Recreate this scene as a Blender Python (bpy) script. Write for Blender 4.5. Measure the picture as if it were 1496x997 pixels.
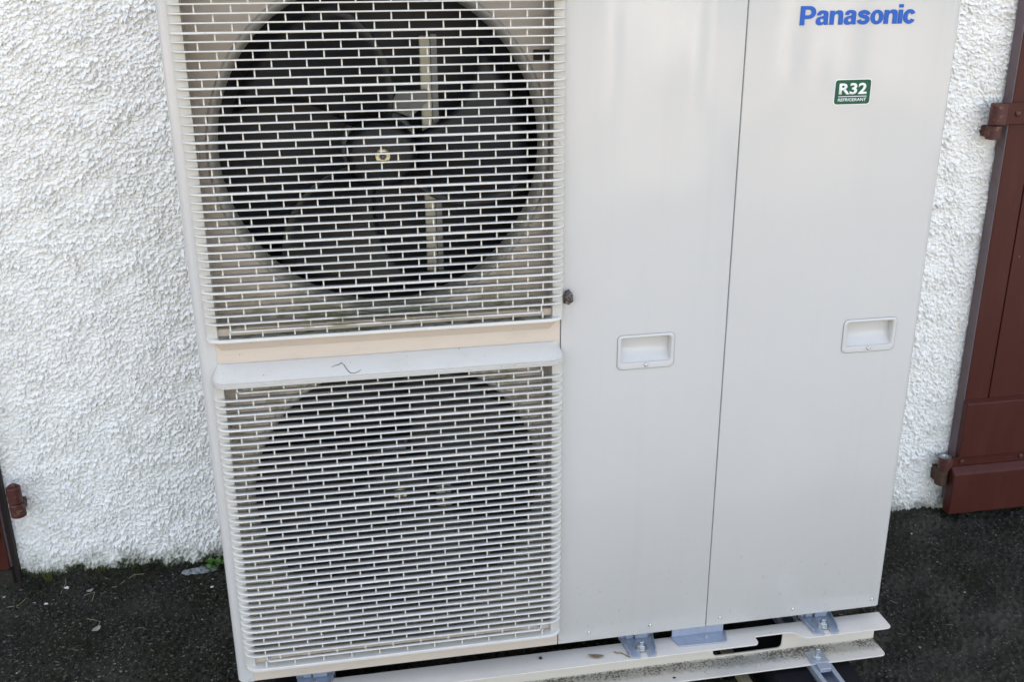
import bpy, bmesh, math, random
import numpy as np
from mathutils import Matrix, Vector, noise as mnoise

random.seed(7)
RNG = np.random.default_rng(11)
for o in list(bpy.data.objects):
    bpy.data.objects.remove(o)
S = bpy.context.scene
COL = S.collection

# ------------------------------------------------------------------ camera
CAM_POS = (0.2385, -1.5848, 1.2227)
YAW, PITCH, ROLL, FPX = 0.1753, -0.3499, -0.0087, 1462.2
cd = bpy.data.cameras.new('camera')
cd.sensor_fit = 'HORIZONTAL'
cd.sensor_width = 36.0
cd.lens = FPX / 1496.0 * 36.0
cd.clip_start = 0.02
cd.clip_end = 2000.0
cam = bpy.data.objects.new('camera', cd)
COL.objects.link(cam)
_f = Vector((math.sin(YAW) * math.cos(PITCH), math.cos(YAW) * math.cos(PITCH), math.sin(PITCH)))
_r = Vector((math.cos(YAW), -math.sin(YAW), 0))
_u = _r.cross(_f)
_c, _s = math.cos(ROLL), math.sin(ROLL)
_R, _U = _c * _r + _s * _u, -_s * _r + _c * _u
_m = Matrix((_R, _U, -_f)).transposed().to_4x4()
_m.translation = Vector(CAM_POS)
cam.matrix_world = _m
S.camera = cam
S.cycles.max_bounces = 8
S.cycles.diffuse_bounces = 4

# ------------------------------------------------------------------ light
# the sun stands behind the house, the unit is in the open shade of the wall
SUN_EL, SUN_AZ = math.radians(46), math.radians(-18)
w = bpy.data.worlds.new('World')
S.world = w
w.use_nodes = True
nt = w.node_tree
bg = nt.nodes['Background']
sky = nt.nodes.new('ShaderNodeTexSky')
sky.sky_type = 'NISHITA'
sky.sun_disc = False
sky.sun_elevation = SUN_EL
sky.sun_rotation = SUN_AZ
sky.air_density = 1.0
sky.dust_density = 3.0
sky.ozone_density = 0.6
nt.links.new(sky.outputs[0], bg.inputs[0])
bg.inputs[1].default_value = 0.15
sl = bpy.data.lights.new('sun', 'SUN')
sl.energy = 2.1
sl.angle = math.radians(0.53)
sl.color = (1.0, 0.95, 0.87)
sun = bpy.data.objects.new('sun', sl)
COL.objects.link(sun)
sd = Vector((math.sin(SUN_AZ) * math.cos(SUN_EL), math.cos(SUN_AZ) * math.cos(SUN_EL), math.sin(SUN_EL)))
sun.rotation_euler = sd.to_track_quat('Z', 'Y').to_euler()
sun.location = (0, 8, 14)
vs = S.view_settings
vs.view_transform = 'Standard'
vs.look = 'None'
vs.gamma = 1.0
vs.use_curve_mapping = False
vs.exposure = 2.40
vs.use_white_balance = True
vs.white_balance_temperature = 8600
vs.white_balance_tint = 15

# ------------------------------------------------------------------ materials
def srgb(*c):
    return tuple(((v / 255) / 12.92 if v / 255 <= 0.04045 else ((v / 255 + 0.055) / 1.055) ** 2.4) for v in c) + (1.0,)

class Mat:
    def __init__(self, name, col, rough=0.5, metal=0.0, spec=0.5):
        self.m = bpy.data.materials.new(name)
        self.m.use_nodes = True
        self.t = self.m.node_tree
        self.b = self.t.nodes['Principled BSDF']
        self.b.inputs['Base Color'].default_value = col if len(col) == 4 else tuple(col) + (1,)
        self.b.inputs['Roughness'].default_value = rough
        self.b.inputs['Metallic'].default_value = metal
        self.b.inputs['Specular IOR Level'].default_value = spec
        self.cout = None
        self.base = tuple(self.b.inputs['Base Color'].default_value)
        self.bump = None
    def node(self, kind, **kw):
        n = self.t.nodes.new(kind)
        for k, v in kw.items():
            setattr(n, k, v)
        return n
    def coord(self, scale=(1, 1, 1)):
        tc = self.node('ShaderNodeTexCoord')
        mp = self.node('ShaderNodeMapping')
        mp.inputs['Scale'].default_value = scale
        g = self.node('ShaderNodeNewGeometry')
        self.t.links.new(g.outputs['Position'], mp.inputs['Vector'])
        return mp.outputs[0]
    def noise(self, scale, detail=4, rough=0.55, stretch=(1, 1, 1), dist=0.0):
        n = self.node('ShaderNodeTexNoise')
        n.inputs['Scale'].default_value = scale
        n.inputs['Detail'].default_value = detail
        n.inputs['Roughness'].default_value = rough
        n.inputs['Distortion'].default_value = dist
        self.t.links.new(self.coord(stretch), n.inputs['Vector'])
        return n.outputs['Fac']
    def ramp(self, fac, a, b, va=0.0, vb=1.0):
        n = self.node('ShaderNodeMapRange')
        n.clamp = True
        n.interpolation_type = 'SMOOTHSTEP'
        for k, v in zip(('From Min', 'From Max', 'To Min', 'To Max'), (a, b, va, vb)):
            n.inputs[k].default_value = v
        self.t.links.new(fac, n.inputs['Value'])
        return n.outputs['Result']
    def pos(self, axis):
        g = self.node('ShaderNodeNewGeometry')
        s = self.node('ShaderNodeSeparateXYZ')
        self.t.links.new(g.outputs['Position'], s.inputs[0])
        return s.outputs[axis]
    def mul(self, *facs):
        cur = facs[0]
        for f in facs[1:]:
            n = self.node('ShaderNodeMath', operation='MULTIPLY')
            self.t.links.new(cur, n.inputs[0])
            if isinstance(f, (int, float)):
                n.inputs[1].default_value = f
            else:
                self.t.links.new(f, n.inputs[1])
            cur = n.outputs[0]
        return cur
    def add(self, a, b):
        n = self.node('ShaderNodeMath', operation='ADD')
        self.t.links.new(a, n.inputs[0])
        if isinstance(b, (int, float)):
            n.inputs[1].default_value = b
        else:
            self.t.links.new(b, n.inputs[1])
        return n.outputs[0]
    def mix(self, fac, col):
        n = self.node('ShaderNodeMix', data_type='RGBA')
        self.t.links.new(fac, n.inputs[0])
        if self.cout is None:
            n.inputs[6].default_value = self.base
        else:
            self.t.links.new(self.cout, n.inputs[6])
        if hasattr(col, 'is_linked'):
            self.t.links.new(col, n.inputs[7])
        else:
            n.inputs[7].default_value = col if len(col) == 4 else tuple(col) + (1,)
        self.cout = n.outputs[2]
        self.t.links.new(self.cout, self.b.inputs['Base Color'])
        return self
    def attr(self, name='Col'):
        a = self.node('ShaderNodeVertexColor')
        a.layer_name = name
        self.cout = a.outputs['Color']
        self.t.links.new(self.cout, self.b.inputs['Base Color'])
        return self
    def bumpit(self, h, strength, dist=0.01):
        n = self.node('ShaderNodeBump')
        n.inputs['Strength'].default_value = strength
        n.inputs['Distance'].default_value = dist
        self.t.links.new(h, n.inputs['Height'])
        if self.bump is not None:
            self.t.links.new(self.bump, n.inputs['Normal'])
        self.bump = n.outputs[0]
        self.t.links.new(self.bump, self.b.inputs['Normal'])
        return self
    def roughlink(self, f):
        self.t.links.new(f, self.b.inputs['Roughness'])
        return self

M = {}
def mk(name, *a, **k):
    x = Mat(name, *a, **k)
    M[name] = x.m
    return x

# ivory powder coat of the casing: faint orange peel, dust, specks
p = mk('casing_paint', (0.545, 0.538, 0.525), 0.12, 0, 0.5)
p.mix(p.ramp(p.noise(2.0, 2), 0.40, 0.70, 0, 0.08), (0.50, 0.485, 0.45))
p.mix(p.ramp(p.noise(260, 2), 0.74, 0.78, 0, 0.55), (0.30, 0.28, 0.25))
p.mix(p.mul(p.ramp(p.noise(75, 4, 0.6), 0.60, 0.72), p.ramp(p.pos(2), 0.0, 0.30, 0.55, 0.0)), (0.36, 0.33, 0.28))
p.mix(p.mul(p.ramp(p.noise(5, 4, 0.6, (6, 6, 0.35)), 0.50, 0.75), 0.10), (0.42, 0.40, 0.36))
p.bumpit(p.noise(420, 2), 0.06, 0.0008).bumpit(p.noise(2.6, 2), 0.30, 0.012)
p.roughlink(p.ramp(p.noise(4, 2), 0.3, 0.7, 0.09, 0.14))
# same paint on the sills and bands, weathered with dirt streaks
p = mk('weathered_paint', (0.60, 0.508, 0.432), 0.42)
p.mix(p.ramp(p.noise(14, 6, 0.65, (1, 1, 3)), 0.45, 0.72, 0, 0.30), (0.45, 0.40, 0.33))
p.mix(p.ramp(p.noise(190, 3), 0.68, 0.75, 0, 0.7), (0.16, 0.13, 0.10))
p.bumpit(p.noise(300, 2), 0.08, 0.001)
# grille plastic, algae on the low slats of the upper grille
p = mk('hood_plastic', (0.53, 0.515, 0.485), 0.45)
p.mix(p.ramp(p.noise(14, 6, 0.65, (1, 1, 3)), 0.45, 0.72, 0, 0.30), (0.42, 0.39, 0.34))
p.mix(p.ramp(p.noise(170, 3), 0.68, 0.75, 0, 0.7), (0.14, 0.12, 0.10))
p.bumpit(p.noise(300, 2), 0.08, 0.001)
p = mk('grille_plastic', (0.67, 0.645, 0.60), 0.36)
p.mix(p.ramp(p.noise(25, 5), 0.45, 0.75, 0, 0.25), (0.52, 0.49, 0.42))
zz = p.pos(2)
band = p.mul(p.ramp(zz, 0.672, 0.690, 0, 1), p.ramp(zz, 0.700, 0.745, 1, 0))
p.mix(p.mul(band, p.ramp(p.noise(16, 5), 0.42, 0.62), p.ramp(p.pos(0), 0.08, 0.2), p.ramp(p.pos(0), 0.36, 0.5, 1, 0), 0.8), (0.16, 0.18, 0.06))
p.mix(p.mul(p.ramp(p.noise(210, 3), 0.66, 0.74), 0.45), (0.18, 0.16, 0.11))
p.bumpit(p.noise(160, 3), 0.1, 0.001)
# shroud behind the grille: dusty, a bit brown
p = mk('shroud_paint', (0.50, 0.445, 0.405), 0.5)
p.mix(p.ramp(p.noise(8, 6, 0.65), 0.4, 0.75, 0, 0.55), (0.33, 0.27, 0.22))
p.mix(p.mul(p.ramp(p.noise(12, 6, 0.7), 0.45, 0.62), p.ramp(p.pos(2), 0.66, 0.80, 0.9, 0)), (0.14, 0.15, 0.07))
p = mk('bell_mouth_plastic', (0.36, 0.35, 0.33), 0.42)
p.mix(p.ramp(p.noise(14, 6, 0.65), 0.42, 0.75, 0, 0.5), (0.22, 0.19, 0.15))
mk('fan_plastic', (0.011, 0.012, 0.016), 0.45)
p = mk('coil_fins', (0.010, 0.012, 0.022), 0.5)
p = mk('dirty_shelf', (0.24, 0.24, 0.20), 0.7)
p.mix(p.ramp(p.noise(40, 5, 0.65), 0.45, 0.62), (0.07, 0.075, 0.05))
mk('gap_shade', (0.22, 0.22, 0.23), 0.7)  # dark tone for the shaded gap round the handle rims
mk('inner_dark', (0.02, 0.02, 0.022), 0.7)
p = mk('stay_metal', (0.42, 0.41, 0.33), 0.45, 0.3)
p.mix(p.ramp(p.noise(20, 4), 0.4, 0.7, 0, 0.5), (0.34, 0.33, 0.26))
mk('motor_metal', (0.20, 0.21, 0.21), 0.5, 0.3)
mk('brass', (0.72, 0.66, 0.45), 0.3, 0.6)
# galvanised steel
p = mk('galvanised_steel', (0.42, 0.47, 0.55), 0.42, 0.55)
p.mix(p.ramp(p.noise(70, 3), 0.35, 0.65, 0, 0.5), (0.32, 0.38, 0.47))
p.bumpit(p.noise(120, 3), 0.12, 0.001)
p = mk('zinc_bolt', (0.62, 0.64, 0.64), 0.28, 0.9)
p.mix(p.ramp(p.noise(250, 2), 0.45, 0.6, 0, 0.6), (0.42, 0.45, 0.42))
mk('screw_metal', (0.62, 0.61, 0.58), 0.25, 0.85)
# painted channel with dirt lying in the fold
p = mk('channel_paint', (0.66, 0.605, 0.535), 0.42)
yy = p.pos(1); zz = p.pos(2)
low = p.ramp(zz, -0.094, -0.090, 1, 0)
d = p.mul(low, p.ramp(yy, -0.034, 0.012, 0, 1))
d = p.add(d, p.mul(p.noise(5, 3), 0.55))
d = p.add(d, p.mul(p.noise(95, 5, 0.7), 0.9))
p.mix(p.mul(p.ramp(d, 1.05, 1.55), low, 0.6), (0.26, 0.25, 0.20))
sp = p.add(p.mul(p.ramp(yy, -0.030, 0.010, 0, 1), 0.22), p.add(p.mul(p.noise(11, 3), 0.55), p.mul(p.noise(210, 4, 0.65), 1.0)))
p.mix(p.mul(p.ramp(sp, 0.98, 1.05), low, 0.85), (0.07, 0.06, 0.045))
p.mix(p.ramp(p.noise(170, 4, 0.6), 0.66, 0.73, 0, 0.7), (0.22, 0.17, 0.12))
p.mix(p.ramp(p.noise(12, 4), 0.5, 0.75, 0, 0.25), (0.50, 0.49, 0.46))
p.bumpit(p.noise(300, 2), 0.06, 0.001)
p = mk('rubber', (0.005, 0.005, 0.007), 0.85, 0, 0.25)
p.bumpit(p.noise(220, 3), 0.3, 0.001)
# render of the house
p = mk('roughcast', (0.93, 0.92, 0.895), 0.85, 0, 0.2)
p.mix(p.ramp(p.noise(2.2, 5, 0.6), 0.42, 0.7, 0, 0.25), (0.80, 0.785, 0.73))
p.mix(p.ramp(p.noise(45, 5, 0.65), 0.60, 0.78, 0, 0.40), (0.55, 0.53, 0.48))
p.mix(p.ramp(p.noise(130, 3), 0.73, 0.78, 0, 0.7), (0.12, 0.11, 0.09))
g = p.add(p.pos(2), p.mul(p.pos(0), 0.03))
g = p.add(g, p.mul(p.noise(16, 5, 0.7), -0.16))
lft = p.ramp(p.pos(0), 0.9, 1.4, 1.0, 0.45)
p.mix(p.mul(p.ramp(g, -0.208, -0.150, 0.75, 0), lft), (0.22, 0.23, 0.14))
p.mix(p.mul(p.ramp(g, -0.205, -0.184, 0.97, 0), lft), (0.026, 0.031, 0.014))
p.bumpit(p.noise(330, 4, 0.6), 0.35, 0.0015)
# ground
p = mk('yard_tarmac', (0.021, 0.0192, 0.0140), 0.9, 0, 0.25)
p.mix(p.ramp(p.noise(7, 6, 0.65), 0.42, 0.62, 0, 0.8), (0.012, 0.0138, 0.006))
p.mix(p.ramp(p.noise(4.5, 5, 0.65), 0.46, 0.62, 0, 0.85), (0.046, 0.041, 0.032))
p.mix(p.ramp(p.noise(18, 5, 0.7), 0.52, 0.68, 0, 0.7), (0.013, 0.017, 0.006))
p.mix(p.ramp(p.noise(150, 4, 0.7), 0.56, 0.68, 0, 0.75), (0.085, 0.083, 0.078))
p.mix(p.ramp(p.noise(210, 3, 0.6), 0.68, 0.74, 0, 0.8), (0.20, 0.19, 0.16))
p.bumpit(p.noise(180, 5, 0.7), 0.6, 0.004)
p = mk('grit', (0.2, 0.2, 0.2), 0.8)
p.attr()
p = mk('moss', (0.03, 0.05, 0.01), 0.85)
p.attr()
p = mk('gravel_pale', (0.40, 0.36, 0.30), 0.9)
p.mix(p.mul(p.ramp(p.noise(0.55, 4), 0.47, 0.6), p.ramp(p.pos(1), -4.5, -3.5, 1, 0)), (0.10, 0.12, 0.05))
p.mix(p.ramp(p.noise(0.9, 3, 0.5, (1, 0.5, 1)), 0.52, 0.62), (0.50, 0.45, 0.37))
# doors
p = mk('door_paint', (0.068, 0.0145, 0.0105), 0.5, 0, 0.25)
p.mix(p.ramp(p.noise(9, 6, 0.65, (3, 3, 0.6)), 0.45, 0.75, 0, 0.5), (0.090, 0.026, 0.019))
p.mix(p.ramp(p.noise(26, 5, 0.7, (1.5, 1.5, 0.7)), 0.70, 0.73, 0, 0.8), (0.30, 0.20, 0.17))
p.bumpit(p.noise(40, 5, 0.6, (4, 4, 0.5)), 0.18, 0.002)
p = mk('door_edge', (0.13, 0.095, 0.105), 0.6)  # door colour greyed, bluish light on its edge painted in
p.mix(p.ramp(p.noise(30, 5, 0.7), 0.5, 0.7, 0, 0.6), (0.12, 0.055, 0.05))
p = mk('hinge_iron', (0.085, 0.024, 0.021), 0.5, 0, 0.35)
p.mix(p.ramp(p.noise(90, 5, 0.65), 0.52, 0.66, 0, 0.7), (0.20, 0.115, 0.07))
p.bumpit(p.noise(160, 4, 0.7), 0.4, 0.002)
p = mk('rust', (0.085, 0.042, 0.025), 0.85)
p.mix(p.ramp(p.noise(120, 5, 0.7), 0.45, 0.65), (0.05, 0.035, 0.025))
p.bumpit(p.noise(220, 4, 0.7), 0.6, 0.003)
mk('door_gap_shade', (0.022, 0.012, 0.010), 0.7)  # near-black, paints the shade beside the left door
mk('roof_tile', (0.25, 0.10, 0.06), 0.8)
mk('logo_blue', (0.002, 0.098, 0.42), 0.5, 0, 0.3)
mk('label_white', (0.82, 0.83, 0.83), 0.4)
mk('label_green', (0.001, 0.082, 0.043), 0.5, 0, 0.3)
p = mk('snail_shell', (0.040, 0.028, 0.022), 0.35)
p.mix(p.ramp(p.noise(420, 3), 0.55, 0.64), (0.30, 0.27, 0.24))
mk('dry_stem', (0.10, 0.085, 0.06), 0.8)
mk('pale_stem', (0.27, 0.23, 0.15), 0.8)
p = mk('dry_leaf', (0.26, 0.20, 0.12), 0.8)
p.mix(p.ramp(p.noise(220, 3), 0.45, 0.65), (0.15, 0.11, 0.065))
mk('dark_bit', (0.025, 0.022, 0.022), 0.8)
mk('grey_leaf', (0.30, 0.31, 0.26), 0.7)
mk('clover', (0.055, 0.16, 0.022), 0.6)
mk('weed', (0.07, 0.085, 0.022), 0.7)
p = mk('plaster_flake', (0.27, 0.285, 0.29), 0.9)
p.bumpit(p.noise(150, 4), 0.6, 0.003)
mk('white_pebble', (0.72, 0.70, 0.66), 0.6)

# ------------------------------------------------------------------ builders
class MB:
    def __init__(self):
        self.v, self.f = [], []
    def add(self, vs_, fs):
        n = len(self.v)
        self.v += [tuple(x) for x in vs_]
        self.f += [tuple(i + n for i in q) for q in fs]
        return self
    def box(self, x0, x1, y0, y1, z0, z1):
        vv = [(x, y, z) for z in (z0, z1) for y in (y0, y1) for x in (x0, x1)]
        return self.add(vv, [(0, 2, 3, 1), (4, 5, 7, 6), (0, 1, 5, 4), (2, 6, 7, 3), (0, 4, 6, 2), (1, 3, 7, 5)])
    def prism(self, poly, a, b, axis):
        # poly in the two other axes, extruded from a to b along axis
        def pt(u, v_, t):
            return {0: (t, u, v_), 1: (u, t, v_), 2: (u, v_, t)}[axis]
        n = len(poly)
        vv = [pt(u, v_, a) for u, v_ in poly] + [pt(u, v_, b) for u, v_ in poly]
        fs = [tuple(range(n)), tuple(range(2 * n - 1, n - 1, -1))]
        fs += [(i, i + n, (i + 1) % n + n, (i + 1) % n) for i in range(n)]
        return self.add(vv, fs)
    def loft(self, rings, closed=True, caps=True):
        n = len(rings[0])
        vv = [q for r_ in rings for q in r_]
        fs = []
        for k in range(len(rings) - 1):
            for i in range(n if closed else n - 1):
                j = (i + 1) % n
                fs.append((k * n + i, k * n + j, (k + 1) * n + j, (k + 1) * n + i))
        if caps:
            fs.append(tuple(range(n - 1, -1, -1)))
            fs.append(tuple(range((len(rings) - 1) * n, len(rings) * n)))
        return self.add(vv, fs)
    def lathe(self, prof, center, axis='Z', seg=24, caps=True):
        rings = []
        cx, cy, cz = center
        for r_, h in prof:
            ring = []
            for k in range(seg):
                a = 2 * math.pi * k / seg
                u, v_ = r_ * math.cos(a), r_ * math.sin(a)
                ring.append({'Z': (cx + u, cy + v_, cz + h), 'Y': (cx + u, cy + h, cz + v_), 'X': (cx + h, cy + u, cz + v_)}[axis])
            rings.append(ring)
        return self.loft(rings, True, caps)
    def tube(self, pts, rad, seg=6):
        pts = [Vector(q) for q in pts]
        rings = []
        for i, q in enumerate(pts):
            t = (pts[min(i + 1, len(pts) - 1)] - pts[max(i - 1, 0)]).normalized()
            a = t.orthogonal().normalized()
            b = t.cross(a)
            r_ = rad[i] if isinstance(rad, (list, tuple)) else rad
            rings.append([tuple(q + a * r_ * math.cos(2 * math.pi * k / seg) + b * r_ * math.sin(2 * math.pi * k / seg)) for k in range(seg)])
        return self.loft(rings)
    def mesh(self, name, mat, smooth=False):
        me = bpy.data.meshes.new(name)
        me.from_pydata(self.v, [], self.f)
        me.update()
        bm = bmesh.new()
        bm.from_mesh(me)
        bmesh.ops.recalc_face_normals(bm, faces=bm.faces)
        bm.to_mesh(me)
        bm.free()
        if mat:
            me.materials.append(M[mat])
        if smooth:
            me.polygons.foreach_set('use_smooth', [True] * len(me.polygons))
        return me
    def build(self, name, mat, parent=None, bevel=0, smooth=False, seg=2, **props):
        return link(name, self.mesh(name, mat, smooth), parent, bevel, seg, **props)

def link(name, me, parent=None, bevel=0, seg=2, **props):
    o = bpy.data.objects.new(name, me)
    COL.objects.link(o)
    if parent is not None:
        o.parent = parent
        o.matrix_parent_inverse = parent_inv(parent)
    if bevel:
        b = o.modifiers.new('bevel', 'BEVEL')
        b.width = bevel
        b.segments = seg
        b.limit_method = 'ANGLE'
        b.angle_limit = math.radians(35)
    for k, v_ in props.items():
        o[k] = v_
    return o

_loc = {}
def parent_inv(p_):
    # all parts are written in world coordinates; only the Empties are moved
    return Matrix.Translation(-Vector(_loc[p_.name])) if p_.name in _loc else Matrix.Identity(4)

def empty(name, loc, **props):
    o = bpy.data.objects.new(name, None)
    COL.objects.link(o)
    o.location = loc
    o.empty_display_size = 0.05
    _loc[o.name] = loc
    for k, v_ in props.items():
        o[k] = v_
    return o

def rrect(x0, x1, z0, z1, r_, n=5):
    pts = []
    for cx, cz, a0 in ((x1 - r_, z1 - r_, 0), (x0 + r_, z1 - r_, 90), (x0 + r_, z0 + r_, 180), (x1 - r_, z0 + r_, 270)):
        for k in range(n + 1):
            a = math.radians(a0 + 90 * k / n)
            pts.append((cx + r_ * math.cos(a), cz + r_ * math.sin(a)))
    return pts

def rpoly(pts, r_, n=4):
    # polygon with rounded corners; r_ a number or one per corner
    out = []
    N = len(pts)
    for i in range(N):
        rr = r_[i] if isinstance(r_, (list, tuple)) else r_
        p0, p1, p2 = Vector(pts[i - 1]), Vector(pts[i]), Vector(pts[(i + 1) % N])
        if rr <= 0:
            out.append(tuple(p1)); continue
        a, b = (p0 - p1), (p2 - p1)
        d_ = min(rr, a.length * 0.45, b.length * 0.45)
        a, b = p1 + a.normalized() * d_, p1 + b.normalized() * d_
        for k in range(n + 1):
            t = k / n
            out.append(tuple(a * (1 - t) ** 2 + p1 * 2 * t * (1 - t) + b * t * t))
    return out

def text_mesh(name, body, x0, x1, z0, height, y, mat, bold=0.0, shear=0.0, extrude=0.0006, grow=0.0):
    cu = bpy.data.curves.new(name, 'FONT')
    cu.body = body
    cu.offset = bold
    cu.shear = shear
    cu.space_character = 1.0 + bold * 1.2
    cu.resolution_u = 6
    cu.extrude = 0.0
    tmp = bpy.data.objects.new('tmp', cu)
    COL.objects.link(tmp)
    bpy.context.view_layer.update()
    dg = bpy.context.evaluated_depsgraph_get()
    me = bpy.data.meshes.new_from_object(tmp.evaluated_get(dg))
    bpy.data.objects.remove(tmp)
    co = np.zeros(len(me.vertices) * 3)
    me.vertices.foreach_get('co', co)
    co = co.reshape(-1, 3)
    lo, hi = co.min(0), co.max(0)
    out = np.zeros_like(co)
    out[:, 0] = x0 + (co[:, 0] - lo[0]) / (hi[0] - lo[0]) * (x1 - x0)
    out[:, 2] = z0 + (co[:, 1] - lo[1]) / (hi[1] - lo[1]) * height
    out[:, 1] = y
    me.vertices.foreach_set('co', out.ravel())
    bm = bmesh.new()
    bm.from_mesh(me)
    r_ = bmesh.ops.extrude_face_region(bm, geom=bm.faces[:])
    for v_ in r_['geom']:
        if isinstance(v_, bmesh.types.BMVert):
            v_.co.y -= extrude
    bmesh.ops.recalc_face_normals(bm, faces=bm.faces)
    bm.to_mesh(me)
    bm.free()
    me.name = name
    me.materials.clear()
    me.materials.append(M[mat])
    return me

# ------------------------------------------------------------------ noise fields
def field(nx, nz, dx, wl_x, wl_z, seed, ang=0.0, power=2.0):
    r_ = np.random.default_rng(seed)
    n_ = r_.standard_normal((nz, nx))
    fx = np.fft.fftfreq(nx, dx)[None, :]
    fz = np.fft.fftfreq(nz, dx)[:, None]
    c_, s_ = math.cos(ang), math.sin(ang)
    u, v_ = (fx * c_ + fz * s_) * wl_x, (-fx * s_ + fz * c_) * wl_z
    rr = np.sqrt(u * u + v_ * v_)
    filt = np.exp(-((rr - 0.8) / 0.45) ** 2)
    h = np.real(np.fft.ifft2(np.fft.fft2(n_) * filt))
    return h / h.std()

def grid_mesh(name, xs, ys, P, mat, smooth=True):
    # P: (len(ys), len(xs), 3)
    me = bpy.data.meshes.new(name)
    ny, nx = len(ys), len(xs)
    me.vertices.add(nx * ny)
    me.vertices.foreach_set('co', P.reshape(-1).astype(np.float32))
    i = np.arange((ny - 1) * (nx - 1))
    r_, c_ = i // (nx - 1), i % (nx - 1)
    a = r_ * nx + c_
    q = np.stack([a, a + 1, a + nx + 1, a + nx], 1)
    me.loops.add(q.size)
    me.loops.foreach_set('vertex_index', q.ravel().astype(np.int32))
    me.polygons.add(len(q))
    me.polygons.foreach_set('loop_start', (np.arange(len(q)) * 4).astype(np.int32))
    me.polygons.foreach_set('loop_total', np.full(len(q), 4, np.int32))
    me.update(calc_edges=True)
    me.polygons.foreach_set('use_smooth', np.full(len(q), smooth))
    me.materials.append(M[mat])
    return me

def gz(x, y):
    x = np.clip(x, -3, 5)
    return -0.1365 - 0.030 * x + 0.012 * (np.clip(y, -3, 0.64) - 0.64)

YW = 0.64            # face of the house wall

# ------------------------------------------------------------------ ground
dx = 0.0040
X0, X1, Y0, Y1 = -0.95, 2.45, -0.45, 0.70
fxs = np.arange(X0, X1, dx)
fys = np.arange(Y0, Y1, dx)
GH = 0.0022 * field(len(fxs), len(fys), dx, 0.016, 0.016, 3) + 0.0035 * field(len(fxs), len(fys), dx, 0.12, 0.10, 4) + 0.0012 * np.abs(field(len(fxs), len(fys), dx, 0.008, 0.008, 5))
def gpad(v, a, b):
    lo = np.array([a - 400, a - 100, a - 30, a - 12, a - 5, a - 2, a - 0.8, a - 0.3, a - 0.1])
    hi = np.array([b + 0.1, b + 0.3, b + 0.8, b + 2, b + 5, b + 12, b + 30, b + 100, b + 400])
    return np.concatenate([lo, v, hi])
gxs, gys = gpad(fxs, fxs[0], fxs[-1]), gpad(fys, fys[0], fys[-1])
XX, YY = np.meshgrid(gxs, gys)
ZZ = gz(XX, YY)
# the ground rises a little where moss and earth have built up against the wall
ZZ[9:-9, 9:-9] += GH
near = np.clip(1 - (YW - YY) / 0.07, 0, 1) ** 2
ZZ += np.where((YY > 0.5) & (YY < 0.8), near * 0.008, 0)
g = link('ground', grid_mesh('ground', gxs, gys, np.stack([XX, YY, ZZ], -1), 'yard_tarmac'), kind='structure')
# unseen pale yard before the house, added to bounce light onto the unit
ga = MB()
nx_, ny_ = 40, 30
vv, ff = [], []
for j in range(ny_ + 1):
    for i in range(nx_ + 1):
        x = -30 + 60 * i / nx_
        y = -0.62 - 44 * (j / ny_) ** 1.6 + 0.06 * math.sin(x * 0.9) * (1 if j == 0 else 0)
        vv.append((x, y, float(gz(x, y)) + 0.006))
for j in range(ny_):
    for i in range(nx_):
        a = j * (nx_ + 1) + i
        ff.append((a, a + 1, a + nx_ + 2, a + nx_ + 1))
ga.add(vv, ff)
ga.build('bounce_yard', 'gravel_pale', kind='structure')

# ------------------------------------------------------------------ house
house = empty('house', (0.6, YW, -0.15), label='white roughcast house wall with red-brown plank doors behind the heat pump', category='house')
dw = 0.0016
wx = np.arange(-0.74, 1.93, dw)
wz = np.arange(-0.23, 1.32, dw)
nxw, nzw = len(wx), len(wz)
ang = math.radians(14)
n1 = field(nxw, nzw, dw, 0.0130, 0.0070, 21, ang)
n1b = field(nxw, nzw, dw, 0.0076, 0.0046, 26, ang)
n2 = field(nxw, nzw, dw, 0.0056, 0.0038, 22, ang)
n3 = field(nxw, nzw, dw, 0.09, 0.06, 23, ang)
n4 = field(nxw, nzw, dw, 0.024, 0.0115, 24, ang)
amp = np.clip(0.95 + 0.22 * n3, 0.45, 1.5)
# lumps thrown on and sagging: flat tops, steep lower edges
WH = amp * (0.0022 * np.tanh(3.0 * n1 + 0.8) + 0.0019 * np.tanh(2.6 * n1b) + 0.0010 * n2 + 0.0016 * np.tanh(3.0 * n4 - 0.8)) + 0.0004 * n3
keep = (wx < 0.10) | (wx > 1.30) | (np.arange(nxw) % 10 == 0)
wxk = wx[keep]; WHk = WH[:, keep]
lo = np.array([-9, -6, -3, -1.6, -1.0, -0.9]); hi = np.array([1.96, 2.3, 3, 5, 8, 11])
loz = np.array([-0.6, -0.4, -0.28]); hiz = np.array([1.36, 1.8, 2.4, 3.5, 5.6])
hx = np.concatenate([lo, wxk, hi]); hz = np.concatenate([loz, wz, hiz])
XX, ZZ = np.meshgrid(hx, hz)
YY = np.full_like(XX, YW)
YY[3:-5, 6:-6] -= WHk
ZZ[3:-5, 6:-6] -= 0.70 * WHk
me = grid_mesh('wall', hx, hz, np.stack([XX, YY, ZZ], -1), 'roughcast')
link('wall', me, house)
MB().box(-9, 11, YW + 0.02, YW + 0.30, -0.6, 5.6).build('wall', 'roughcast', house)
MB().box(-9, -8.7, YW + 0.301, 7.6, -0.6, 5.6).build('wall', 'roughcast', house)
MB().box(10.7, 11, YW + 0.301, 7.6, -0.6, 5.6).build('wall', 'roughcast', house)
MB().box(-9, 11, 7.601, 7.9, -0.6, 5.6).build('wall', 'roughcast', house)
rf = MB()
rf.prism([(0.25, 5.45), (4.27, 7.9), (8.3, 5.45), (8.3, 5.6), (4.27, 8.05), (0.25, 5.6)], -9.4, 11.4, 0)
rf.build('roof', 'roof_tile', house)

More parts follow.
